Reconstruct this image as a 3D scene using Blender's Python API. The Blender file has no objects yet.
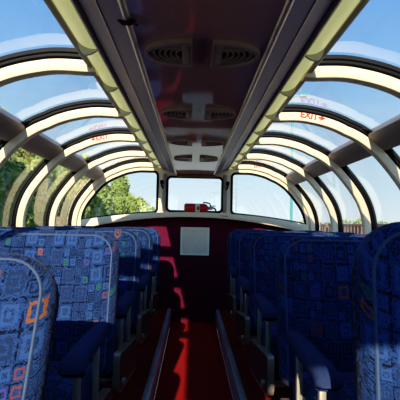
import bpy, bmesh, math, random
from mathutils import Vector, Matrix, noise
random.seed(11)
PI = math.pi
sc = bpy.context.scene
C = sc.collection
EYE = 1.0                      # camera height above the seat platform
MOD = 0.8985                   # rib pitch along the car
RIB0 = 2.161                   # nearest rib in view
YE = RIB0 + 4*MOD              # end wall
YB = RIB0 - 4*MOD              # behind the camera

# ------------------------------------------------------------------ nodes
class NT:
    def __init__(s, name):
        s.m = bpy.data.materials.new(name); s.m.use_nodes = True
        s.t = s.m.node_tree; s.t.nodes.clear()
        s.out = s.t.nodes.new('ShaderNodeOutputMaterial')
    def n(s, typ, **kw):
        nd = s.t.nodes.new(typ)
        for k, v in kw.items(): setattr(nd, k, v)
        return nd
    def l(s, a, b): s.t.links.new(a, b)
    def put(s, sock, v):
        if isinstance(v, bpy.types.NodeSocket): s.l(v, sock)
        else:
            if sock.type == 'RGBA' and len(v) == 3: v = (*v, 1)
            sock.default_value = v
    def math(s, op, a, b=None, c=None, clamp=False):
        nd = s.n('ShaderNodeMath', operation=op); nd.use_clamp = clamp
        s.put(nd.inputs[0], a)
        if b is not None: s.put(nd.inputs[1], b)
        if c is not None: s.put(nd.inputs[2], c)
        return nd.outputs[0]
    def mix(s, f, a, b):
        nd = s.n('ShaderNodeMix', data_type='RGBA')
        s.put(nd.inputs[0], f); s.put(nd.inputs[6], a); s.put(nd.inputs[7], b)
        return nd.outputs[2]
    def noise(s, vec, scale, detail=2.0, rough=.5):
        nd = s.n('ShaderNodeTexNoise'); nd.inputs['Scale'].default_value = scale
        nd.inputs['Detail'].default_value = detail; nd.inputs['Roughness'].default_value = rough
        if vec is not None: s.l(vec, nd.inputs['Vector'])
        return nd.outputs['Fac']
    def obj(s): return s.n('ShaderNodeTexCoord').outputs['Object']
    def ramp(s, f, stops):
        nd = s.n('ShaderNodeValToRGB'); e = nd.color_ramp.elements
        while len(e) < len(stops): e.new(.5)
        for el, (p, c) in zip(e, stops): el.position = p; el.color = (*c, 1)
        s.l(f, nd.inputs[0]); return nd.outputs[0]
    def bsdf(s, col, rough=.5, metal=0, spec=.5, **kw):
        nd = s.n('ShaderNodeBsdfPrincipled')
        s.put(nd.inputs['Base Color'], col); s.put(nd.inputs['Roughness'], rough)
        nd.inputs['Metallic'].default_value = metal; nd.inputs['Specular IOR Level'].default_value = spec
        for k, v in kw.items(): s.put(nd.inputs[k], v)
        s.l(nd.outputs[0], s.out.inputs[0]); return nd
    def bump(s, nd, h, strength=.2, dist=.01):
        b = s.n('ShaderNodeBump'); b.inputs['Strength'].default_value = strength; b.inputs['Distance'].default_value = dist
        s.l(h, b.inputs['Height']); s.l(b.outputs[0], nd.inputs['Normal'])

def simple(name, col, rough=.5, metal=0, spec=.5, var=.15, scale=8, bump=0, **kw):
    t = NT(name); f = t.noise(t.obj(), scale, 4)
    a = tuple(max(0, c*(1-var)) for c in col); b = tuple(min(1, c*(1+var)) for c in col)
    nd = t.bsdf(t.mix(f, a, b), rough, metal, spec, **kw)
    if bump: t.bump(nd, t.noise(t.obj(), scale*12, 3), bump)
    return t.m

def fabric():
    t = NT('seat_fabric'); tc = t.obj()
    sp = t.n('ShaderNodeSeparateXYZ'); t.l(tc, sp.inputs[0])
    rnd = t.n('ShaderNodeObjectInfo').outputs['Random']
    off = t.math('FLOOR', t.math('MULTIPLY', rnd, 40.0))
    S = 1/.055
    u = t.math('MULTIPLY_ADD', sp.outputs[0], S, off)
    v = t.math('MULTIPLY_ADD', t.math('SUBTRACT', sp.outputs[2], t.math('MULTIPLY', sp.outputs[1], .9)), S, t.math('MULTIPLY', off, .37))
    nz = t.noise(tc, 60, 2)
    w = t.math('MULTIPLY', t.math('SUBTRACT', nz, .5), .16)
    u = t.math('ADD', u, w); v = t.math('ADD', v, w)
    def cells(k):
        a = t.math('MULTIPLY', u, k); b = t.math('MULTIPLY', v, k)
        fa, fb = t.math('FLOOR', a), t.math('FLOOR', b)
        cv = t.n('ShaderNodeCombineXYZ'); t.l(fa, cv.inputs[0]); t.l(fb, cv.inputs[1]); cv.inputs[2].default_value = k*3.7
        wn = t.n('ShaderNodeTexWhiteNoise', noise_dimensions='3D'); t.l(cv.outputs[0], wn.inputs['Vector'])
        sc_ = t.n('ShaderNodeSeparateColor'); t.l(wn.outputs['Color'], sc_.inputs[0])
        da = t.math('ABSOLUTE', t.math('SUBTRACT', t.math('SUBTRACT', a, fa), .5))
        db = t.math('ABSOLUTE', t.math('SUBTRACT', t.math('SUBTRACT', b, fb), .5))
        d = t.math('MAXIMUM', da, db)
        rr = t.math('SQRT', t.math('ADD', t.math('MULTIPLY', da, da), t.math('MULTIPLY', db, db)))
        sel = t.math('GREATER_THAN', sc_.outputs[1], .90)
        m = t.n('ShaderNodeMix', data_type='FLOAT'); t.l(sel, m.inputs[0]); t.l(d, m.inputs[2]); t.l(rr, m.inputs[3])
        return m.outputs[0], d, sc_.outputs[0], sc_.outputs[1], sc_.outputs[2]
    d1, q1, r1, g1, b1 = cells(1.0)
    d2, q2, r2, g2, b2 = cells(2.0)
    sub = t.math('GREATER_THAN', b1, .52)
    def mf(a, b):
        m = t.n('ShaderNodeMix', data_type='FLOAT'); t.l(sub, m.inputs[0]); t.l(a, m.inputs[2]); t.l(b, m.inputs[3]); return m.outputs[0]
    d, q, r, g = mf(d1, d2), mf(q1, q2), mf(r1, r2), mf(g1, g2)
    NAVY, MID, LITE = (.0035, .006, .018), (.03, .065, .18), (.021, .056, .168)
    cr = t.n('ShaderNodeValToRGB'); cr.color_ramp.interpolation = 'CONSTANT'; e = cr.color_ramp.elements
    stops = [(0, (.006, .012, .040)), (.34, (.011, .023, .070)), (.56, LITE), (.86, (.17, .060, .022)), (.905, (.12, .034, .04)), (.94, (.018, .085, .06)), (.975, (.05, .04, .16))]
    while len(e) < len(stops): e.new(.5)
    for el, (p, c) in zip(e, stops): el.position = p; el.color = (*c, 1)
    t.l(r, cr.inputs[0])
    base = t.mix(t.noise(tc, 22, 3), (.007, .021, .082), LITE)
    wv = t.noise(tc, 260, 1)
    base = t.mix(t.math('MULTIPLY', t.math('GREATER_THAN', wv, .57), .7), base, NAVY)
    def band(lo, hi): return t.math('MULTIPLY', t.math('GREATER_THAN', d, lo), t.math('LESS_THAN', d, hi))
    col = t.mix(band(.20, .33), base, cr.outputs[0])
    col = t.mix(t.math('MULTIPLY', t.math('LESS_THAN', d, .10), t.math('GREATER_THAN', g, .4)), col, cr.outputs[0])
    col = t.mix(t.math('MULTIPLY', t.math('GREATER_THAN', q, .445), t.math('GREATER_THAN', nz, .46)), col, NAVY)
    hl = t.math('MULTIPLY', t.math('GREATER_THAN', t.noise(tc, 120, 1), .60), .5)
    col = t.mix(hl, col, base)
    nd = t.bsdf(col, .92, 0, .12)
    nd.inputs['Sheen Weight'].default_value = .05
    t.bump(nd, wv, .25, .004)
    return t.m

M = {}
M['fabric'] = fabric()
M['navy'] = simple('navy_upholstery', (.022, .036, .095), .85, 0, .12, .35, 60, .25)
M['piping'] = simple('piping_cord', (.040, .066, .125), .7, 0, .3, .3, 40)
M['cream'] = simple('cream_enamel', (.84, .68, .45), .45, 0, .35, .05, 3)
M['cream_metal'] = simple('worn_cream_metal', (.36, .33, .26), .35, .45, .5, .2, 14)
M['chrome'] = simple('satin_steel', (.42, .42, .42), .36, .35, .5, .15, 20)
M['dark_metal'] = simple('dark_seat_panel', (.030, .026, .028), .4, 0, .25, .3, 10)
M['rubber'] = simple('black_rubber_gasket', (.007, .006, .006), .55, 0, .15, .3, 20)
M['mullion'] = simple('grey_brown_panel', (.32, .25, .21), .5, .1, .4, .15, 4)
M['carpet'] = simple('red_carpet', (.20, .012, .012), .95, 0, .1, .45, 40, .4)
M['aisle'] = simple('dark_red_aisle_carpet', (.33, .014, .014), .95, 0, .1, .5, 40, .4)
M['maroon'] = simple('maroon_wall_cloth', (.11, .008, .030), .9, 0, .15, .3, 30, .2)
M['wall'] = simple('dark_side_wall', (.05, .045, .07), .7, 0, .3, .2, 6)
M['trim'] = simple('beige_trim_metal', (.95, .80, .62), .38, .85, .5, .15, 12)
M['rim'] = simple('cream_rail', (.58, .52, .34), .4, .1, .4, .12, 10)
M['divider'] = simple('olive_grey_plastic', (.62, .58, .44), .5, 0, .4, .2, 20)
M['vent'] = simple('bronze_vent_metal', (.46, .33, .255), .4, 0, .5, .2, 20)
M['black'] = simple('vent_dark_inside', (.012, .010, .010), .7, 0, .3, .2, 20)
M['panelgrey'] = simple('grey_panel', (.85, .78, .60), .5, 0, .4, .12, 12)
M['panelframe'] = simple('pale_panel_frame', (.98, .90, .70), .45, 0, .4, .1, 12)
M['red'] = simple('red_paint', (.45, .02, .02), .35, 0, .5, .15, 10)
M['redletter'] = simple('red_lettering', (.62, .02, .02), .5, 0, .3, .05, 10)
M['white'] = simple('white_label', (.75, .72, .62), .5, 0, .3, .15, 30)
M['leafclip'] = simple('dark_brown_red', (.05, .008, .006), .5, 0, .4, .4, 30)
M['wood'] = simple('brown_wood_strip', (.20, .11, .055), .5, 0, .4, .35, 20)
M['teal'] = simple('teal_paint', (.02, .26, .24), .5, 0, .4, .1, 4)
M['pole'] = simple('grey_green_pole', (.22, .30, .31), .5, .2, .4, .1, 4)
M['bark'] = simple('bark', (.10, .07, .045), .9, 0, .2, .4, 6, .4)
M['rust'] = simple('rust_brown_wagon', (.22, .14, .105), .8, 0, .3, .4, 1.5, .2)
M['gravel'] = simple('track_ballast', (.33, .29, .25), .95, 0, .1, .4, 3)

# ceiling lacquer
t = NT('maroon_lacquer'); f = t.noise(t.obj(), 2.5, 3)
nd = t.bsdf(t.mix(f, (.56, .33, .30), (.66, .40, .36)), t.math('MULTIPLY_ADD', t.noise(t.obj(), 1.7, 2), .05, .035), 0, .5)
nd.inputs['IOR'].default_value = 1.75
M['lacquer'] = t.m
t = NT('plum_lacquer'); f = t.noise(t.obj(), 2.5, 3)
nd = t.bsdf(t.mix(f, (.17, .13, .25), (.22, .17, .31)), .34, 0, .25)
nd.inputs['IOR'].default_value = 1.4
M['plum'] = t.m
# translucent light lens
t = NT('yellow_green_lens'); f = t.noise(t.obj(), 5, 3)
nd = t.bsdf(t.mix(f, (.58, .56, .22), (.70, .66, .30)), .35, 0, .5)
nd.inputs['Emission Color'].default_value = (.80, .82, .36, 1); nd.inputs['Emission Strength'].default_value = .42
M['lens'] = t.m
# glass: clear sheet with a real reflection
t = NT('window_glass')
tr = t.n('ShaderNodeBsdfTransparent'); tr.inputs[0].default_value = (.93, .965, .965, 1)
gl = t.n('ShaderNodeBsdfGlossy'); gl.inputs['Roughness'].default_value = .012; gl.inputs[0].default_value = (.95, .97, 1, 1)
ge = t.n('ShaderNodeNewGeometry'); dt = t.n('ShaderNodeVectorMath', operation='DOT_PRODUCT')
t.l(ge.outputs['Normal'], dt.inputs[0]); t.l(ge.outputs['Incoming'], dt.inputs[1])
fr = t.math('POWER', t.math('SUBTRACT', 1.0, t.math('ABSOLUTE', dt.outputs['Value'])), 5.0)
k = t.math('MULTIPLY_ADD', fr, 1.0, .055, clamp=True)          # both faces of the pane
mx = t.n('ShaderNodeMixShader'); t.l(k, mx.inputs[0]); t.l(tr.outputs[0], mx.inputs[1]); t.l(gl.outputs[0], mx.inputs[2])
t.l(mx.outputs[0], t.out.inputs[0]); M['glass'] = t.m
# foliage
def leafmat(name, a, b):
    t = NT(name); r = t.n('ShaderNodeNewGeometry').outputs['Random Per Island']
    nd = t.bsdf(t.mix(r, a, b), .6, 0, .25)
    nd.inputs['Transmission Weight'].default_value = 0
    return t.m
M['leaf0'] = leafmat('leaves_mid_green', (.14, .19, .045), (.26, .32, .09))
M['leaf1'] = leafmat('leaves_yellow_green', (.26, .31, .08), (.42, .46, .15))
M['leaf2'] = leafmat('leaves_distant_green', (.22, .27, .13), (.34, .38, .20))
# ground
t = NT('ground_grass_gravel'); tc = t.obj()
t.bsdf(t.mix(t.noise(tc, .15, 5), t.mix(t.noise(tc, 2, 4), (.22, .24, .11), (.36, .35, .22)), (.55, .51, .44)), .95, 0, .1)
M['ground'] = t.m

# ------------------------------------------------------------------ mesh helpers
def finish(bm, name, mat, parent=None, smooth=35, kind=None):
    bmesh.ops.remove_doubles(bm, verts=bm.verts, dist=1e-5)
    bmesh.ops.recalc_face_normals(bm, faces=bm.faces)
    me = bpy.data.meshes.new(name); bm.to_mesh(me); bm.free()
    if smooth:
        for p in me.polygons: p.use_smooth = True
        me.set_sharp_from_angle(angle=math.radians(smooth))
    for m in (mat if isinstance(mat, (list, tuple)) else [mat]): me.materials.append(M[m])
    o = bpy.data.objects.new(name, me); C.objects.link(o)
    if parent: o.parent = parent
    if kind: o['kind'] = kind
    return o

def tag(o, label, cat, group=None):
    o['label'] = label; o['category'] = cat
    if group: o['group'] = group
    return o
def thing(name, label, cat, loc=(0, 0, 0), group=None):
    o = bpy.data.objects.new(name, None); o.empty_display_size = .1; C.objects.link(o); o.location = loc
    return tag(o, label, cat, group)
def struct(bm, name, mat, smooth=35, parent=None):
    return finish(bm, name, mat, parent, smooth, None if parent else 'structure')
def dup(root, loc):
    r = root.copy(); C.objects.link(r); r.location = loc
    for ch in list(root.children):
        c = ch.copy(); C.objects.link(c); c.parent = r
        for g in list(ch.children):
            d = g.copy(); C.objects.link(d); d.parent = c
    return r

def box(bm, x0, x1, y0, y1, z0, z1, bev=0):
    r = bmesh.ops.create_cube(bm, size=1)
    vs = r['verts']
    bmesh.ops.scale(bm, vec=(abs(x1-x0), abs(y1-y0), abs(z1-z0)), verts=vs)
    bmesh.ops.translate(bm, vec=((x0+x1)/2, (y0+y1)/2, (z0+z1)/2), verts=vs)
    if bev:
        es = list({e for v in vs for e in v.link_edges})
        bmesh.ops.bevel(bm, geom=es, offset=bev, segments=2, affect='EDGES', profile=.5)
def loft(bm, loops, closed=True, cap0=False, cap1=False):
    vl = [[bm.verts.new(p) for p in L] for L in loops]
    n = len(vl[0])
    for a, b in zip(vl, vl[1:]):
        for i in range(n if closed else n-1):
            j = (i+1) % n
            bm.faces.new((a[i], a[j], b[j], b[i]))
    if cap0: bm.faces.new(vl[0][::-1])
    if cap1: bm.faces.new(vl[-1])
    return vl
def frames(path, closed):
    out = []
    n = len(path)
    for i, p in enumerate(path):
        a = path[(i-1) % n] if (closed or i > 0) else path[i]
        b = path[(i+1) % n] if (closed or i < n-1) else path[i]
        tng = (Vector(b)-Vector(a)).normalized()
        out.append((Vector(p), tng))
    return out
def tube(bm, path, r, n=8, closed=False, ref=Vector((0, 1, 0)), ry=None):
    loops = []
    for k, (p, tg) in enumerate(frames(path, closed)):
        s = tg.cross(ref)
        if s.length < 1e-4: s = tg.cross(Vector((1, 0, .1)))
        s.normalize(); u = s.cross(tg).normalized()
        rr = r[k] if isinstance(r, list) else r
        loops.append([p + s*rr*math.cos(2*PI*i/n) + u*(ry or rr)*math.sin(2*PI*i/n) for i in range(n)])
    if closed: loops.append(loops[0])
    loft(bm, loops, True, not closed, not closed)
def lathe(bm, prof, n=20, M4=None):
    loops = [[(r*math.cos(2*PI*i/n), r*math.sin(2*PI*i/n), z) for i in range(n)] for r, z in prof]
    if M4 is not None: loops = [[M4 @ Vector(p) for p in L] for L in loops]
    loft(bm, loops, True, True, True)
def rrect(x0, x1, z0, z1, rt, rb, ins=0, n=7):
    """rounded rectangle outline in xz, counter-clockwise, inset by ins"""
    x0 += ins; x1 -= ins; z0 += ins; z1 -= ins
    rt = max(rt-ins, .004); rb = max(rb-ins, .004); P = []
    for cx, cz, r, a0 in ((x1-rb, z0+rb, rb, -PI/2), (x1-rt, z1-rt, rt, 0), (x0+rt, z1-rt, rt, PI/2), (x0+rb, z0+rb, rb, PI)):
        for i in range(n):
            a = a0 + PI/2*i/(n-1); P.append((cx+r*math.cos(a), cz+r*math.sin(a)))
    return P
def poly_plate(name, outlines, y0, y1, mat, parent=None, kind=None, smooth=35, bevel=0):
    """flat plate in the xz plane with holes, thickness y0..y1 (2-D filled curve turned into a mesh)"""
    cu = bpy.data.curves.new('tmp', 'CURVE'); cu.dimensions = '2D'; cu.fill_mode = 'BOTH'
    cu.extrude = abs(y1-y0)/2 - bevel; cu.bevel_depth = bevel; cu.bevel_resolution = 1
    for L in outlines:
        s = cu.splines.new('POLY'); s.points.add(len(L)-1)
        for pt, (x, z) in zip(s.points, L): pt.co = (x, z, 0, 1)
        s.use_cyclic_u = True
    o = bpy.data.objects.new('tmp', cu); C.objects.link(o)
    dg = bpy.context.evaluated_depsgraph_get(); dg.update()
    me = bpy.data.meshes.new_from_object(o.evaluated_get(dg))
    bpy.data.objects.remove(o); bpy.data.curves.remove(cu)
    bm = bmesh.new(); bm.from_mesh(me); bpy.data.meshes.remove(me)
    for v in bm.verts:
        x, z, d = v.co; v.co = (x, (y0+y1)/2 + d, z)
    return finish(bm, name, mat, parent, smooth, kind)
def text_bm(txt, size):
    cu = bpy.data.curves.new('tmp', 'FONT'); cu.body = txt; cu.size = size; cu.align_x = 'CENTER'; cu.align_y = 'CENTER'
    cu.extrude = .0006; cu.offset = size*.032
    o = bpy.data.objects.new('tmp', cu); C.objects.link(o)
    dg = bpy.context.evaluated_depsgraph_get(); dg.update()
    me = bpy.data.meshes.new_from_object(o.evaluated_get(dg))
    bpy.data.objects.remove(o); bpy.data.curves.remove(cu)
    bm = bmesh.new(); bm.from_mesh(me); bpy.data.meshes.remove(me); return bm

# ------------------------------------------------------------------ dome profile (X, height above eye)
ANG = [0, 8, 17, 25, 33, 45, 57]
RAD = [1.425, 1.392, 1.312, 1.238, 1.138, .988, .838]
def rad(a):
    """smooth radius at angle a in degrees (Catmull-Rom over the table)"""
    if a <= 0: return RAD[0]
    for i in range(len(ANG)-1):
        if a <= ANG[i+1]:
            t_ = (a-ANG[i])/(ANG[i+1]-ANG[i])
            p0 = RAD[max(i-1, 0)]; p1 = RAD[i]; p2 = RAD[i+1]; p3 = RAD[min(i+2, len(RAD)-1)]
            return .5*((2*p1)+(-p0+p2)*t_+(2*p0-5*p1+4*p2-p3)*t_*t_+(-p0+3*p1-3*p2+p3)*t_**3)
    return RAD[-1]
def base_pt(a):
    if a < 0:                                            # straight below the springing
        return Vector((RAD[0], math.radians(a)*RAD[0]))
    r = rad(a); return Vector((r*math.cos(math.radians(a)), r*math.sin(math.radians(a))))
def prof(a, off=0):
    p = base_pt(a); q = base_pt(a+.6)-base_pt(a-.6); q.normalize()
    return p + Vector((q.y, -q.x))*off                    # outward offset
A_SILL, A_TOP, A_MUL = -2.5, 56.0, 24.8
def arc(a0, a1, n): return [a0+(a1-a0)*i/(n-1) for i in range(n)]
def P3(side, a, off, y):
    p = prof(a, off); return Vector((side*p.x, y, EYE+p.y))

# ribs ----------------------------------------------------------------
def rib(side, y, idx):
    bm = bmesh.new(); loops = []
    for a in arc(A_SILL-3, A_TOP, 44):
        # section: cream nose facing the cabin ends, rounded inner edge
        sec = [(-.036, .026), (-.036, -.018), (-.031, -.026), (-.021, -.030), (.021, -.030), (.031, -.026), (.036, -.018), (.036, .026)]
        loops.append([P3(side, a, o, y+dy) for dy, o in sec])
    loft(bm, loops, True, True, True)
    r = struct(bm, f'trim_{idx}', 'cream')
    bm = bmesh.new(); loops = []
    for a in arc(A_SILL-3, A_TOP, 44):
        sec = [(-.040, .075), (-.040, .058), (-.045, .053), (-.040, .048), (-.040, .037), (-.045, .032), (-.038, .025), (.038, .025), (.045, .032), (.040, .037), (.040, .075)]
        loops.append([P3(side, a, o, y+dy) for dy, o in sec])
    loft(bm, loops, True, True, True)
    finish(bm, 'gasket', 'rubber', r)
    return r
n = 0
ribs = {}
for side in (-1, 1):
    for k in range(-2, 5):
        n += 1; ribs[(side, k)] = rib(side, RIB0+k*MOD, n)
trim_n = n
def next_trim():
    global trim_n; trim_n += 1; return f'trim_{trim_n}'

# mullions, sills, side walls -------------------------------------------
for side in (-1, 1):
    bm = bmesh.new()
    da = 3.0
    secs = [P3(side, A_MUL-da, .085, 0), P3(side, A_MUL-da, .034, 0), P3(side, A_MUL-da*.8, .024, 0), P3(side, A_MUL+da*.8, .024, 0), P3(side, A_MUL+da, .034, 0), P3(side, A_MUL+da, .085, 0)]
    loft(bm, [[Vector((p.x, y, p.z)) for p in secs] for y in (YB, YE)], True, True, True)
    struct(bm, next_trim(), 'mullion')
    bm = bmesh.new()                                           # window sill
    s0 = EYE-.10
    secs = [(1.30, s0-.02), (1.30, s0+.015), (1.325, s0+.03), (1.53, s0+.03), (1.53, s0-.02)]
    loft(bm, [[Vector((side*x, y, z)) for x, z in secs] for y in (YB, YE)], True, True, True)
    struct(bm, next_trim(), 'mullion')
    bm = bmesh.new()
    box(bm, side*1.40, side*1.46, YB, YE+.1, -.35, s0-.01)
    struct(bm, 'wall_left' if side < 0 else 'wall_right', 'wall')

# glazing ---------------------------------------------------------------
wn = 0
for side in (-1, 1):
    for k in range(-2, 4):
        y0 = RIB0+k*MOD+.036; y1 = RIB0+(k+1)*MOD-.036
        for a0, a1 in ((A_MUL+2.9, A_TOP-1.0), (A_SILL, A_MUL-2.9)):
            wn += 1
            N = 18; bm = bmesh.new()
            loft(bm, [[P3(side, a, .056, y) for y in (y0, y1)] for a in arc(a0, a1, N)], False)
            w = struct(bm, f'window_{wn}', 'glass', 60)
            bm = bmesh.new()
            # rubber frame with rounded corners, swept round the opening
            L = []
            ra, ry = (a1-a0)*.13, .085
            for cy, ca, q in ((y1-ry, a1-ra, 0), (y0+ry, a1-ra, 1), (y0+ry, a0+ra, 2), (y1-ry, a0+ra, 3)):
                for i in range(6):
                    th = PI/2*(q+i/5); L.append((cy+ry*math.cos(th), ca+ra*math.sin(th)))
            D = []
            for i in range(len(L)):
                (ya, aa), (yb, ab) = L[i], L[(i+1) % len(L)]
                m = max(1, int(abs(ab-aa)/2)) if abs(ab-aa) > 2 else 1
                for j in range(m): D.append((ya+(yb-ya)*j/m, aa+(ab-aa)*j/m))
            nrm = lambda a: (P3(side, a, .1, 0)-P3(side, a, 0, 0)).normalized()
            inner = [P3(side, a, .048, y) for y, a in D]
            yc, ac = (y0+y1)/2, (a0+a1)/2
            outer = [P3(side, ac+(a-ac)*1.05, .045, yc+(y-yc)*1.03) for y, a in D]
            inner2 = [P3(side, a, .055, y) for y, a in D]
            outer2 = [P3(side, ac+(a-ac)*1.05, .055, yc+(y-yc)*1.03) for y, a in D]
            loft(bm, [inner2, inner, outer, outer2, inner2], True)
            finish(bm, 'gasket', 'rubber', w)

# ------------------------------------------------------------------ ceiling
ZC = EYE+.60
def sheet(pts, y0, y1, th=.02):
    """profile strip extruded along the car, thickened upwards"""
    bm = bmesh.new()
    L = [(x, z) for x, z in pts] + [(x, z+th) for x, z in reversed(pts)]
    loft(bm, [[Vector((x, y, z)) for x, z in L] for y in (y0, y1)], True, True, True)
    return bm
struct(sheet([(-.225, ZC), (0, ZC+.004), (.225, ZC)], YB+.30, YE), 'ceiling', 'lacquer')
for s in (-1, 1):
    pts = [(s*.225, ZC), (s*.31, ZC+.030), (s*.395, ZC+.072)]
    struct(sheet(pts, YB+.30, YE), 'ceiling_side', 'plum', 0)
    bm = bmesh.new(); tube(bm, [Vector((s*.226, y, ZC-.001)) for y in (YB+.30, YE)], .0105, 12, ref=Vector((0, 0, 1)), ry=.009)
    struct(bm, next_trim(), 'trim', 60)
    bm = bmesh.new(); tube(bm, [Vector((s*.31, y, ZC+.029)) for y in (YB+.30, YE)], .0028, 8, ref=Vector((0, 0, 1)))
    struct(bm, next_trim(), 'trim', 60)
    # roof cover above the light cove so no daylight falls through
    bm = bmesh.new()
    loft(bm, [[Vector((s*x, y, z)) for x, z in ((.36, ZC+.10), (.36, ZC+.16), (.50, ZC+.17), (.505, ZC+.108))] for y in (YB, YE)], True, True, True)
    struct(bm, next_trim(), 'rim')

for s in (-1, 1):
    nm = 'left' if s < 0 else 'right'
    root = thing('light_strip', f'long yellow-green light strip with curved dividers along the {nm} edge of the ceiling', 'light', (s*.445, YB, ZC+.07))
    ox, oy, oz = root.location
    def loc(x, y, z): return Vector((s*x-ox, y-oy, z-oz))
    A_, B_ = Vector((.398, ZC+.072)), Vector((.482, ZC+.100))
    mid = (A_+B_)/2; dv = (B_-A_); nv = Vector((dv.y, -dv.x)).normalized()
    def seg(sag, m=10): return [A_+dv*(i/m)+nv*sag*(1-(2*i/m-1)**2) for i in range(m+1)]
    bm = bmesh.new(); loft(bm, [[loc(p.x, y, p.y) for p in seg(.012)] for y in (YB+.01, YE-.01)], False)
    finish(bm, 'lens', 'lens', root)
    for (x, z, w) in ((.392, ZC+.066, .011), (.494, ZC+.102, .017)):
        bm = bmesh.new()
        tube(bm, [loc(x, y, z) for y in (YB, YE)], w, 8, ref=Vector((0, 0, 1)), ry=.011)
        finish(bm, 'rail', 'rim', root)
    y = 1.84-.52*6
    while y < YE-.1:
        bm = bmesh.new()
        L = seg(.040)+[A_-nv*.02+dv*1.0, A_-nv*.02]
        loft(bm, [[loc(p.x, y+d, p.y) for p in L] for d in (-.006, .006)], True, True, True)
        if y > .9: finish(bm, 'divider', 'divider', root)
        else: bm.free()
        y += .52

# vents -------------------------------------------------------------------
def make_vent(s):
    """half-oval louvre, flat side towards the centre line; local origin on the ceiling"""
    root = thing('ceiling_vent', '', 'vent')
    W, H = .168, .122
    def D(w, h, x0, m=22): return [(x0, -h)]+[(x0+w*math.sin(PI*i/m)**.9, -h*math.cos(PI*i/m)) for i in range(1, m)]+[(x0, h)]
    def ring(o, i, z0, z1):
        bm = bmesh.new()
        mk = lambda L, z: [Vector((s*x, y, z)) for x, y in L]
        loft(bm, [mk(o, z0), mk(o, z1), mk(i, z1), mk(i, z0)], True)
        return bm
    finish(ring(D(W, H, 0), D(W-.020, H-.022, .006), 0, -.016), 'frame', 'vent', root)
    bm = bmesh.new(); box(bm, s*.004, s*.036, -H+.012, H-.012, -.014, 0, .003); finish(bm, 'blade_plate', 'vent', root)
    bm = bmesh.new(); bm.faces.new([bm.verts.new((s*x, y, -.001)) for x, y in D(W-.012, H-.012, .006)]); finish(bm, 'backing', 'black', root, 0)
    for q in range(1, 6):
        f_ = q/6
        finish(ring(D((W-.05)*f_+.006, (H-.02)*(.30+.70*f_), .034), D((W-.05)*f_, (H-.02)*(.30+.70*f_)-.007, .034), -.001, -.011), 'louvre', 'vent', root)
    return root
protoV = {}
rows_v = ['nearest the camera', 'second from the camera', 'third from the camera', 'fourth from the camera']
for k in range(4):
    for s in (-1, 1):
        loc = (s*.034, 1.65+.905*k, ZC+.002)
        v = protoV[s] = make_vent(s) if k == 0 else protoV[s]
        if k: v = dup(v, loc)
        else: v.location = loc
        v['label'] = f"half-oval bronze ceiling vent, {'left' if s < 0 else 'right'} one of the pair {rows_v[k]}"
        v['group'] = 'paired ceiling vents'
# small leaf-like dark piece stuck on the left trim
bm = bmesh.new()
for k_, (dx, dy, dz, r0) in enumerate(((-.022, 0, -.012, .008), (-.010, .006, -.016, .013), (.004, 0, -.018, .014), (.017, -.004, -.014, .011), (.026, .006, -.020, .006))):
    lathe(bm, [(r0*.3, -r0*.5), (r0, -.1*r0), (r0*.8, .35*r0), (r0*.2, .6*r0)], 9, Matrix.Translation((-.226+dx, 1.39+dy, ZC+dz+.006)))
tag(finish(bm, 'ceiling_ornament', 'leafclip'), 'small dark red-brown leaf-shaped piece stuck on the left ceiling trim', 'ornament')

# ------------------------------------------------------------------ floor
bm = bmesh.new(); box(bm, -.245, .275, YB, YE+.05, -.22, -.15); struct(bm, 'floor', 'aisle')
for s in (-1, 1):
    bm = bmesh.new(); box(bm, s*.27+(.03 if s > 0 else 0), s*1.42, YB, YE+.05, -.22, 0); struct(bm, 'floor', 'carpet')
    bm = bmesh.new(); x0 = -.245 if s < 0 else .275; box(bm, x0, x0+s*.042, YB, YE, -.15, .006, .004); struct(bm, next_trim(), 'chrome')

# ------------------------------------------------------------------ end wall
def zb(x): return EYE+.148-.068*x*x         # bottom line of the end windows
def zl(x): return EYE+.088-.095*x*x         # lower edge of the pale ledge
def dome(off, n=40, flip=1):
    return [Vector((prof(a, off).x, EYE+prof(a, off).y)) for a in arc(-4, A_TOP, n)]
outer = [(p.x, p.y) for p in dome(.09)] + [(.3, ZC+.14), (-.3, ZC+.14)] + [(-p.x, p.y) for p in reversed(dome(.09))]
low = [(x/10, zl(x/10)-.02) for x in range(-13, 14)]
def side_window(s, g=0):
    """outline of a quarter-round end window, grown by g"""
    P = []
    x0, x1 = .445-g, None
    top = [prof(a, -.080+g) for a in arc(1.5, 50, 30)]
    top = [(p.x, EYE+min(p.y, .640+g)) for p in top if p.x > x0+.07]
    P += top                                                  # from lower outer corner up and in
    zt = top[-1][1]
    for i in range(7):
        a = PI/2+PI/2*i/6; P.append((x0+.05+.05*math.cos(a), zt-.05+.05*math.sin(a)))
    for i in range(7):
        a = PI+PI/2*i/6; P.append((x0+.05+.05*math.cos(a), zb(x0+.05)-g+.05+.05*math.sin(a)))
    for i in range(1, 9):
        x = x0+.05+(P[0][0]-.03-x0-.05)*i/8; P.append((x, zb(x)-g))
    return [(s*x, z) for x, z in P]
def mid_window(g=0): return rrect(-.33-g, .335+g, EYE+.150-g, EYE+.566+g, .05+g, .05+g)
wall_bottom = [(x/10, EYE-.2) for x in range(-13, 14)]
poly_plate('wall_end', [outer[::1]+[], side_window(-1, .012), side_window(1, .012), mid_window(.012)], YE+.0, YE+.06, 'cream', kind='structure')
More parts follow.
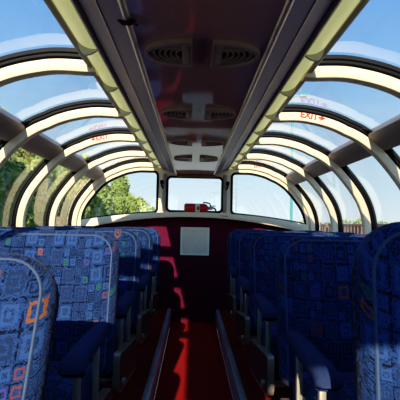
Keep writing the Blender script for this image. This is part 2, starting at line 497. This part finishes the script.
for i, w in enumerate((side_window(-1), mid_window(), side_window(1))):
    wn += 1
    bm = bmesh.new(); bm.faces.new([bm.verts.new((x, YE+.03, z)) for x, z in w])
    bmesh.ops.triangulate(bm, faces=bm.faces)
    o = struct(bm, f'window_{wn}', 'glass', 0)
    bm = bmesh.new(); tube(bm, [Vector((x, YE+.005, z)) for x, z in w], .016, 8, True); finish(bm, 'gasket', 'rubber', o)
# maroon lower wall
low_out = [(-1.42, -.22), (1.42, -.22), (1.42, EYE-.06)]+[(x/20, zl(x/20)+.012) for x in range(26, -27, -1)]+[(-1.42, EYE-.06)]
poly_plate('wall_end_lower', [low_out], YE-.05, YE+.07, 'maroon', kind='structure')
# pale ledge under the windows: a shelf with arched lower edge
led = [(x/20, zb(x/20)-.014) for x in range(-26, 27)]+[(x/20, zl(x/20)) for x in range(26, -27, -1)]
poly_plate(next_trim(), [led], YE-.20, YE-.001, 'cream', kind='structure', bevel=.006)
# brown strip under the ceiling
bm = bmesh.new(); box(bm, -.215, .245, YE-.05, YE+.0, ZC-.036, ZC+.01, .004); struct(bm, next_trim(), 'wood')
# pillars either side of the middle window
for s in (-1, 1):
    bm = bmesh.new(); box(bm, s*.365-.022, s*.365+.022, YE-.025, YE+.004, EYE+.15, EYE+.60, .008); struct(bm, next_trim(), 'mullion')

# wall behind the camera with its own open window band
bo = [(-1.42, -.22), (1.42, -.22)]+[(prof(a, .05).x, EYE+prof(a, .05).y) for a in arc(-3, 12, 8)]
bo += [(-x, z) for x, z in reversed(bo[2:])]
poly_plate('wall_back', [bo], YB-.06, YB, 'wall', kind='structure')
bm = bmesh.new(); box(bm, -.42, -.02, YB-.05, YB-.005, EYE+.2, ZC+.16); struct(bm, 'sun_blocker', 'wall')  # unseen upright added to keep direct sun off the near aisle floor

# wall panel
root = thing('wall_panel', 'square grey panel in a pale frame on the dark end wall', 'panel', (.015, YE-.05, EYE-.20))
r0, r1 = rrect(-.17, .17, -.165, .165, .008, .008), rrect(-.148, .148, -.143, .143, .004, .004)
poly_plate('frame', [r0, r1], -.018, .002, 'panelframe', root)
bm = bmesh.new(); box(bm, -.150, .150, -.008, .002, -.145, .145, .002)
for i in range(11):
    z = -.12+.024*i; box(bm, -.13, .13, -.0105, -.006, z-.004, z+.004)
finish(bm, 'grille', 'panelgrey', root)

# fire extinguisher lying on the ledge
fz = zb(0)-.014+.056
root = thing('fire_extinguisher', 'red fire extinguisher with pale label lying on the end window ledge', 'extinguisher', (-.12, YE-.105, fz))
RX = Matrix.Rotation(PI/2, 4, 'Y')
bm = bmesh.new(); lathe(bm, [(.02, 0), (.046, .004), (.055, .02), (.055, .235), (.048, .262), (.026, .28), (.018, .29), (.018, .30)], 24, RX); finish(bm, 'cylinder', 'red', root)
bm = bmesh.new()
loft(bm, [[RX @ Vector((.0558*math.cos(a), .0558*math.sin(a), z)) for a in arc(0, 2*PI, 25)] for z in (.130, .185)], False); finish(bm, 'label_band', 'white', root)
bm = bmesh.new(); box(bm, .152, .178, -.0575, -.0555, -.022, .018); finish(bm, 'label_mark', 'wood', root)
bm = bmesh.new(); box(bm, .29, .335, -.016, .016, -.018, .022, .005); box(bm, .300, .372, -.009, .009, .024, .034, .003); box(bm, .300, .365, -.009, .009, .002, .012, .003); finish(bm, 'valve', 'chrome', root)
bm = bmesh.new()
tube(bm, [Vector((.315, -.01, .015)), Vector((.30, -.03, .055)), Vector((.255, -.05, .066)), Vector((.22, -.055, .064))], .008, 8)
tube(bm, [Vector((.33, -.01, .01)), Vector((.365, -.02, -.005)), Vector((.38, -.02, -.045))], .009, 8); finish(bm, 'hose', 'rubber', root)

# brackets beside the middle window
for s in (-1, 1):
    bm = bmesh.new(); x = s*.395
    box(bm, x-.020, x+.020, YE-.045, YE+.002, EYE+.475, EYE+.52, .008); tube(bm, [Vector((x, YE-.03, EYE+.48)), Vector((x, YE-.06, EYE+.455)), Vector((x-s*.012, YE-.05, EYE+.43)), Vector((x-s*.01, YE-.02, EYE+.425))], .010, 8)
    tag(finish(bm, 'coat_hook', 'rubber'), f"small dark hook on the end wall, {'left' if s < 0 else 'right'} of the middle window", 'hook', 'hooks beside the middle end window')

# lettering -------------------------------------------------------------------
def exit_sign(side, a, y, size, arrow, label):
    bm = text_bm('EXIT', size)
    def tri(pts):
        for zz in (0, .0006): pass
        f0 = [bm.verts.new((x, z, .0006)) for x, z in pts]; bm.faces.new(f0)
    if arrow:
        ax = arrow*size*1.62; w = size*.30
        tri([(ax-arrow*w, w), (ax+arrow*w, 0), (ax-arrow*w, -w)])
        tri([(ax-arrow*w*1.9, w*.32), (ax-arrow*w, w*.32), (ax-arrow*w, -w*.32), (ax-arrow*w*1.9, -w*.32)])
    tg = prof(a+1, 0)-prof(a-1, 0); ang = math.atan2(tg.y, side*tg.x)
    if math.cos(ang) < 0: ang += PI
    p = P3(side, a, .010, y-.0372)
    R = Matrix.Translation(p) @ Matrix.Rotation(-ang, 4, 'Y') @ Matrix.Rotation(PI/2, 4, 'X')
    bmesh.ops.transform(bm, matrix=R, verts=bm.verts)
    o = finish(bm, 'exit_sign', 'redletter', smooth=0)
    tag(o, label, 'sign', 'red exit lettering on the roof ribs')
exit_sign(-1, 41.5, RIB0+2*MOD, .050, -1, 'red EXIT lettering with arrow on the cream rib at upper left')
exit_sign(1, 44.5, RIB0+MOD, .056, 1, 'large red EXIT lettering with arrow on the cream rib at upper right')
exit_sign(1, 43.0, YE, .040, 0, 'tiny red lettering on the cream arch over the right end window')
bm = bmesh.new()
for i in range(9):
    x = .30+.0105*i; box(bm, x, x+.007, YE-.2012, YE-.199, EYE+.098-(i*.0007), EYE+.098+.012-(i % 3)*.002)
tag(finish(bm, 'ledge_sticker', 'redletter', smooth=0), 'thin red line of lettering on the ledge under the end windows', 'sticker')

# ------------------------------------------------------------------ seats
LEAN = math.radians(13)
def make_seat(s):
    """double seat facing the camera (-y). local x runs outwards from the aisle edge of the backrest."""
    root = thing('double_seat', '', 'seat')
    def fx(bm):
        if s < 0: bmesh.ops.scale(bm, vec=(-1, 1, 1), verts=bm.verts)
        return bm
    for x0, W in ((0, .54), (.555, .47)):
        # backrest: pillow with rounded shoulders
        piv = Vector((0, -.11, .42)); R = Matrix.Translation(piv) @ Matrix.Rotation(-LEAN, 4, 'X') @ Matrix.Translation(-piv)
        z0, z1 = .40, .985
        bm = bmesh.new(); loops = []
        for ins, y in ((.10, -.025), (.035, -.025), (.010, -.033), (.0, -.048), (.0, -.072), (.005, -.090), (.014, -.102), (.028, -.110), (.07, -.117), (.13, -.122), (.20, -.124)):
            loops.append([R @ Vector((x, y, z)) for x, z in rrect(x0, x0+W, z0, z1, .11, .05, ins, 9)])
        loft(bm, loops, True, True, True)
        b = finish(fx(bm), 'backrest', 'fabric', root, 50)
        bm = bmesh.new()
        tube(bm, [R @ Vector((x, -.108, z)) for x, z in rrect(x0, x0+W, z0, z1, .11, .05, .026, 9)], .0042, 6, True)
        finish(fx(bm), 'piping', 'piping', b)
        # seat cushion
        bm = bmesh.new(); loops = []
        for ins, z in ((.05, .335), (.012, .335), (.0, .35), (.0, .43), (.010, .455), (.035, .470), (.09, .480), (.16, .484)):
            loops.append([Vector((x, y, z+.03*(-.10-y))) for x, y in rrect(x0+(.035 if x0 == 0 else .004), x0+W-.004, -.60, -.11, .03, .06, ins, 6)])
        loft(bm, loops, True, True, True)
        c = finish(fx(bm), 'seat_cushion', 'fabric', root, 50)
        bm = bmesh.new(); box(bm, x0+(.05 if x0 == 0 else .02), x0+W-.02, -.585, -.53, .275, .345, .014); finish(fx(bm), 'leg_rest', 'navy', root)
    # aisle armrest with drooping padded nose
    bm = bmesh.new()
    path = [(-.145, .602, .016), (-.16, .612, .027), (-.26, .614, .030), (-.40, .612, .033), (-.54, .608, .035), (-.600, .603, .037), (-.632, .590, .038), (-.644, .576, .037), (-.647, .566, .028)]
    loops = []
    for i, (y, z, hw) in enumerate(path):
        a = path[max(i-1, 0)]; b = path[min(i+1, len(path)-1)]
        tg = Vector((0, b[0]-a[0], b[1]-a[1])).normalized(); u = tg.cross(Vector((1, 0, 0))); u = -u if u.z < 0 or (abs(u.z) < .3 and u.y > 0) else u
        hh = .027 if i not in (0, len(path)-1) else .018
        cz = Vector((.028, y, z+.012))-u*hh
        loops.append([cz+Vector((1, 0, 0))*hw*(abs(math.cos(q))**.6)*math.copysign(1, math.cos(q))+u*hh*(abs(math.sin(q))**.7)*math.copysign(1, math.sin(q)) for q in arc(0, 2*PI*15/16, 16)])
    loft(bm, loops, True, True, True)
    ar = finish(fx(bm), 'armrest', 'navy', root, 60)
    for y in (-.30, -.58):
        bm = bmesh.new(); box(bm, .010, .030, y-.012, y+.012, .33, .572, .003); finish(fx(bm), 'armrest_post', 'cream_metal', ar)
    # side panel under the armrest
    bm = bmesh.new()
    def shear(P): return [(y, z-.11*(y+.05)) for y, z in P]
    L = shear(rrect(-.69, -.05, .17, .345, .03, .045, 0, 6))
    loft(bm, [[Vector((x, y, z)) for y, z in L] for x in (.006, .028)], True, True, True)
    sp = finish(fx(bm), 'side_panel', 'dark_metal', root)
    bm = bmesh.new()
    Lo = shear(rrect(-.694, -.046, .166, .349, .034, .049, 0, 6)); Li = shear(rrect(-.69, -.05, .17, .345, .03, .045, .006, 6))
    loft(bm, [[Vector((x, y, z)) for y, z in LL] for x, LL in ((.004, Li), (.004, Lo), (.034, Lo), (.034, Li))], True)
    finish(fx(bm), 'edge_trim', 'cream_metal', sp)
    # frame
    bm = bmesh.new(); box(bm, -.01, 1.02, -.60, -.575, .255, .280, .003); box(bm, .008, .034, -.60, -.575, .255, .37, .003); box(bm, .535, .56, -.60, -.575, .255, .36, .003)
    finish(fx(bm), 'frame_bar', 'cream_metal', root)
    for x in (.18, .90):
        bm = bmesh.new(); box(bm, x-.03, x+.03, -.50, -.14, .025, .34, .01); box(bm, x-.05, x+.05, -.53, -.10, 0, .03, .006)
        finish(fx(bm), 'leg', 'dark_metal', root)
    return root
ordn = ['nearest', 'second', 'third', 'fourth', 'fifth and farthest']
ROWY = [1.06, 1.96, 2.86, 3.76, 4.66]
def seat_label(s, k):
    sd = 'left' if s < 0 else 'right'
    look = 'sunlit blue patterned double seat' if s < 0 else 'shaded blue patterned double seat'
    if k == 0: return f'{look} cut by the {sd} edge of the photo, nearest the camera'
    if k == 4: return f'{look} {sd} of the aisle, farthest back beside the end wall'
    return f'{look} {sd} of the aisle, {ordn[k]} row from the camera'
for s in (-1, 1):
    p = make_seat(s)
    for k in range(5):
        loc = (s*.325, ROWY[k], 0)
        o = p if k == 0 else dup(p, loc)
        o.location = loc
        if k == 1: o.location.y += -.04*s
        if k == 0:
            # the two nearest backrests are reclined differently
            if s > 0: o.location.y -= .02
            else: o.location.y -= .07
        o['label'] = seat_label(s, k); o['group'] = 'double seats beside the aisle'

for o in [o for o in C.objects if o.get('category') == 'seat' and abs(o.location.y-1.0) < .2]:
    dl = math.radians(-11 if o.location.x < 0 else 7)
    for ch in o.children:
        if ch.name.startswith('backrest'):
            piv = Vector((0, -.11, .42)); ch.rotation_euler = (dl, 0, 0)
            ch.location = piv-Matrix.Rotation(dl, 3, 'X') @ piv+Vector((0, 0, 0 if o.location.x < 0 else .038))

# ------------------------------------------------------------------ outdoors
GZ = -3.2
bm = bmesh.new(); box(bm, -400, 400, -60, 900, GZ-.5, GZ); struct(bm, 'ground', 'ground')
def tree_mesh(nm, h, w, nleaf, leaf, mat, seed):
    rg = random.Random(seed); bm = bmesh.new()
    lumps = []
    for i in range(15):
        z = h*(.18+.74*rg.random()); k = math.sin(PI*min(1, (z/h)**.85*.92+.08))**.6
        a = rg.random()*2*PI; d = w*.34*k*rg.random()**.5
        lumps.append((Vector((d*math.cos(a), d*math.sin(a), z)), w*(.17+.13*rg.random())*(.6+.4*k)))
    lumps.append((Vector((0, 0, h*.5)), w*.36)); lumps.append((Vector((0, 0, h*.82)), w*.2))
    for c, r in lumps:
        ret = bmesh.ops.create_icosphere(bm, subdivisions=2, radius=r*.86, matrix=Matrix.Translation(c))
        for v in ret['verts']: v.co += (v.co-c).normalized()*noise.noise(v.co*1.3)*r*.3
    for i in range(nleaf):
        c, r = lumps[rg.randrange(len(lumps))]
        d = Vector((rg.gauss(0, 1), rg.gauss(0, 1), rg.gauss(.25, 1))).normalized()
        p = c+d*r*(.82+.32*rg.random())
        if p.z < .3: continue
        u = Vector((rg.gauss(0, 1), rg.gauss(0, 1), rg.gauss(0, 1))).normalized(); v = u.orthogonal().normalized(); s_ = leaf*(.6+.8*rg.random())
        bm.faces.new([bm.verts.new(p+q) for q in (u*s_, v*s_*.6, -u*s_, -v*s_*.6)])
    me = bpy.data.meshes.new(nm); bm.to_mesh(me); bm.free(); me.materials.append(M[mat]); return me
bm = bmesh.new()
tube(bm, [Vector((0, 0, -.3)), Vector((.05, 0, 1.5)), Vector((-.05, .1, 4.5))], [.24, .17, .08], 8)
for a in range(4): tube(bm, [Vector((0, 0, 2+a*.5)), Vector((.9*math.cos(a*1.7), .9*math.sin(a*1.7), 3.4+a*.5))], [.08, .03], 6)
tr_me = bpy.data.meshes.new('trunk'); bm.to_mesh(tr_me); bm.free(); tr_me.materials.append(M['bark'])
crowns = [tree_mesh('crown', 9.6, 7.2, 5200, .26, 'leaf0', 3), tree_mesh('crown', 8.4, 6.6, 5200, .26, 'leaf1', 5), tree_mesh('crown', 10.4, 6.8, 5200, .26, 'leaf0', 8)]
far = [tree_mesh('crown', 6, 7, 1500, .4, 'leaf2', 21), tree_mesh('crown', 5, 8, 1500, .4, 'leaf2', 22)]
def tree(x, y, me, sc_, label, group):
    r = thing('tree', label, 'tree', (x, y, GZ), group)
    r.scale = (sc_*(.80 if x < -10.5 and y < 78 else 1), sc_*(.80 if x < -10.5 and y < 78 else 1), sc_); r.rotation_euler[2] = random.random()*6.28
    for nm, m in (('crown', me), ('trunk', tr_me)):
        o = bpy.data.objects.new(nm, m); C.objects.link(o); o.parent = r
for i in range(8):
    for x, y in ((-10.8, 18+i*7.6), (-18.6, 21.8+i*7.6)):
        tree(x-random.random()*.8, y+random.random()*.5, crowns[(i*2+(x < -15)) % 3], .96+.12*random.random()+(.20 if x < -15 else 0), 'leafy green tree in the dense row outside the left windows', 'trees outside the left windows')
for x, y, m, s_ in ((-12.6, 83, 1, 1.26), (-18.5, 92, 0, 1.2), (-10.4, 93.5, 1, 1.10), (-9.6, 103, 1, .93), (-10, 113, 0, .84)):
    tree(x, y, crowns[m], s_, 'yellow-green tree seen through the left end window', 'trees in the left end window')
for i in range(20):
    yy = 150+(i % 3)*38+random.random()*8; px = 226+i*9.2
    tree((px-192)/480*yy, yy, far[i % 2], .85+.35*random.random(), 'low hazy green tree on the horizon to the right', 'trees on the right horizon')
# lamp posts
def lamp_post(x, y, h, r, mat, arm, label, twin=False):
    root = thing('lamp_post', label, 'lamp post', (x, y, GZ))
    bm = bmesh.new(); tube(bm, [Vector((0, 0, 0)), Vector((0, 0, h))], [r*1.15, r*.85], 10); lathe(bm, [(r*2, 0), (r*2, .3), (r*1.2, .4)], 10); finish(bm, 'pole', mat, root)
    for sg in ((-1, 1) if twin else (math.copysign(1, arm),)):
        bm = bmesh.new(); tube(bm, [Vector((0, 0, h-.15)), Vector((sg*abs(arm)*.5, 0, h)), Vector((sg*abs(arm), 0, h+.02))], r*.5, 8); finish(bm, 'arm', mat, root)
        bm = bmesh.new(); box(bm, sg*abs(arm)-.28, sg*abs(arm)+.28, -.16, .16, h-.08, h+.10, .04); finish(bm, 'lamp_head', mat, root)
def at(px, Y): return (px-192)/480*Y
lamp_post(at(291, 34), 34, 13.6, .085, 'teal', .75, 'tall teal lamp post seen through the right end window')
lamp_post(at(235.5, 60), 60, 12.5, .075, 'pole', .9, 'thin lamp post at the left edge of the right end window')
lamp_post(at(220, 95), 95, 12.6, .075, 'pole', -1.1, 'taller lamp post with a single head in the middle end window')
lamp_post(at(213.5, 130), 130, 13.0, .085, 'pole', .8, 'shorter twin-headed lamp post in the middle end window', True)
# rusty freight wagons standing on the right
def wagon():
    root = thing('freight_wagon', '', 'wagon')
    bm = bmesh.new()
    box(bm, -1.4, 1.4, -5.4, 5.4, 1.15, 4.25, .05)
    for i in range(12):
        yy = -5.1+i*.927
        for sx in (-1, 1): box(bm, sx*1.38, sx*1.52, yy-.07, yy+.07, 1.15, 4.2)
    box(bm, -1.5, 1.5, -5.5, 5.5, 4.2, 4.4, .03)
    finish(bm, 'body', 'rust', root)
    for yy in (-4.2, -2.6, 2.6, 4.2):
        bm = bmesh.new()
        for sx in (-.75, .75): lathe(bm, [(.46, -.07), (.46, .02), (.42, .07)], 18, Matrix.Translation((sx, yy, .46)) @ Matrix.Rotation(PI/2, 4, 'Y'))
        tube(bm, [Vector((-.75, yy, .46)), Vector((.75, yy, .46))], .08, 8, ref=Vector((0, 0, 1))); finish(bm, 'wheelset', 'rubber', root)
    bm = bmesh.new(); box(bm, -1.0, 1.0, -5.3, 5.3, .8, 1.16); box(bm, -.1, .1, -5.8, 5.8, .85, 1.05); finish(bm, 'underframe', 'rubber', root)
    return root
w0 = wagon()
for i in range(4):
    o = w0 if i == 0 else dup(w0, (0, 0, 0))
    o.location = (16.5, 24+i*11.8, GZ+.16)
    o['label'] = 'rust-brown ribbed freight wagon on the siding outside the right windows'; o['group'] = 'freight wagons outside the right windows'
bm = bmesh.new()
for sx in (-.75, .75): box(bm, 16.5+sx-.035, 16.5+sx+.035, -20, 120, GZ+.02, GZ+.16)
struct(bm, next_trim(), 'rust', 0)

# ------------------------------------------------------------------ light
sd = Vector((.25, 2.5, -1.0)).normalized()
sun = bpy.data.lights.new('sun', 'SUN'); sun.energy = 8.2; sun.angle = math.radians(.55); sun.color = (1, .88, .70)
so = bpy.data.objects.new('sun', sun); C.objects.link(so); so.rotation_euler = sd.to_track_quat('-Z', 'Y').to_euler()
so.location = (0, -4, 8)
wd = bpy.data.worlds.new('sky'); sc.world = wd; wd.use_nodes = True; nt = wd.node_tree; nt.nodes.clear()
out = nt.nodes.new('ShaderNodeOutputWorld'); bg = nt.nodes.new('ShaderNodeBackground')
tc = nt.nodes.new('ShaderNodeTexCoord'); L = nt.links.new
sx = nt.nodes.new('ShaderNodeSeparateXYZ'); L(tc.outputs['Generated'], sx.inputs[0])
gr = nt.nodes.new('ShaderNodeValToRGB'); e = gr.color_ramp.elements
stops = [(0, (.30, .30, .24)), (.495, (.34, .36, .30)), (.505, (.86, .96, 1.0)), (.55, (.66, .86, 1.0)), (.64, (.33, .60, .97)), (.72, (.19, .44, .92)), (1, (.12, .31, .82))]
while len(e) < len(stops): e.new(.5)
for el, (p, c) in zip(e, stops): el.position = p; el.color = (*c, 1)
ma = nt.nodes.new('ShaderNodeMath'); ma.operation = 'MULTIPLY_ADD'; ma.inputs[1].default_value = .5; ma.inputs[2].default_value = .5
L(sx.outputs[2], ma.inputs[0]); L(ma.outputs[0], gr.inputs[0])
mp = nt.nodes.new('ShaderNodeMapping'); mp.inputs['Scale'].default_value = (1.0, 1.0, 3.2); mp.inputs['Location'].default_value = (.6, .2, 0)
nz = nt.nodes.new('ShaderNodeTexNoise'); nz.inputs['Scale'].default_value = 2.0; nz.inputs['Detail'].default_value = 7; nz.inputs['Roughness'].default_value = .6
rp = nt.nodes.new('ShaderNodeValToRGB'); rp.color_ramp.elements[0].position = .57; rp.color_ramp.elements[1].position = .86
rp.color_ramp.elements[1].color = (.6, .6, .6, 1)
mxn = nt.nodes.new('ShaderNodeMix'); mxn.data_type = 'RGBA'; mxn.inputs[7].default_value = (.88, .92, .98, 1)
L(tc.outputs['Generated'], mp.inputs[0]); L(mp.outputs[0], nz.inputs['Vector']); L(nz.outputs['Fac'], rp.inputs[0])
L(rp.outputs[0], mxn.inputs[0]); L(gr.outputs[0], mxn.inputs[6]); dp = nt.nodes.new('ShaderNodeVectorMath'); dp.operation = 'DOT_PRODUCT'; dp.inputs[1].default_value = tuple(-sd); L(tc.outputs['Generated'], dp.inputs[0])
mm = nt.nodes.new('ShaderNodeMath'); mm.operation = 'MAXIMUM'; mm.inputs[1].default_value = 0; L(dp.outputs['Value'], mm.inputs[0])
pw = nt.nodes.new('ShaderNodeMath'); pw.operation = 'POWER'; pw.inputs[1].default_value = 1.6; L(mm.outputs[0], pw.inputs[0])
st = nt.nodes.new('ShaderNodeMath'); st.operation = 'MULTIPLY_ADD'; st.inputs[1].default_value = 1.2; st.inputs[2].default_value = 1.0; L(pw.outputs[0], st.inputs[0])
L(st.outputs[0], bg.inputs[1]); L(mxn.outputs[2], bg.inputs[0]); 
L(bg.outputs[0], out.inputs[0])

# ------------------------------------------------------------------ camera
cam = bpy.data.cameras.new('camera'); co = bpy.data.objects.new('camera', cam); C.objects.link(co); sc.camera = co
cam.sensor_width = 36; cam.sensor_fit = 'HORIZONTAL'; cam.lens = 480/400*36; cam.clip_start = .05; cam.clip_end = 2000
yaw, pit, roll = .0154, .0508, .0211
# world -> camera as in the fit: yaw about z, pitch about x, roll about the view axis
F = Vector((math.sin(yaw)*math.cos(pit), math.cos(yaw)*math.cos(pit), math.sin(pit)))
Rt = Vector((math.cos(yaw), -math.sin(yaw), 0)); Up = Rt.cross(F)
R2 = Rt*math.cos(roll)+Up*math.sin(roll); U2 = Up*math.cos(roll)-Rt*math.sin(roll)
mt = Matrix(((R2.x, U2.x, -F.x), (R2.y, U2.y, -F.y), (R2.z, U2.z, -F.z))).to_4x4()
mt.translation = (-.022, 0, EYE); co.matrix_world = mt
sc.view_settings.view_transform = 'Standard'; sc.view_settings.look = 'None'; sc.view_settings.exposure = 0

cm = sc.view_settings; cm.use_curve_mapping = True
cv = cm.curve_mapping.curves[3]
for x, y in ((.02, .010), (.05, .039), (.11, .100), (.30, .31), (.60, .63)): cv.points.new(x, y)
cm.curve_mapping.update()
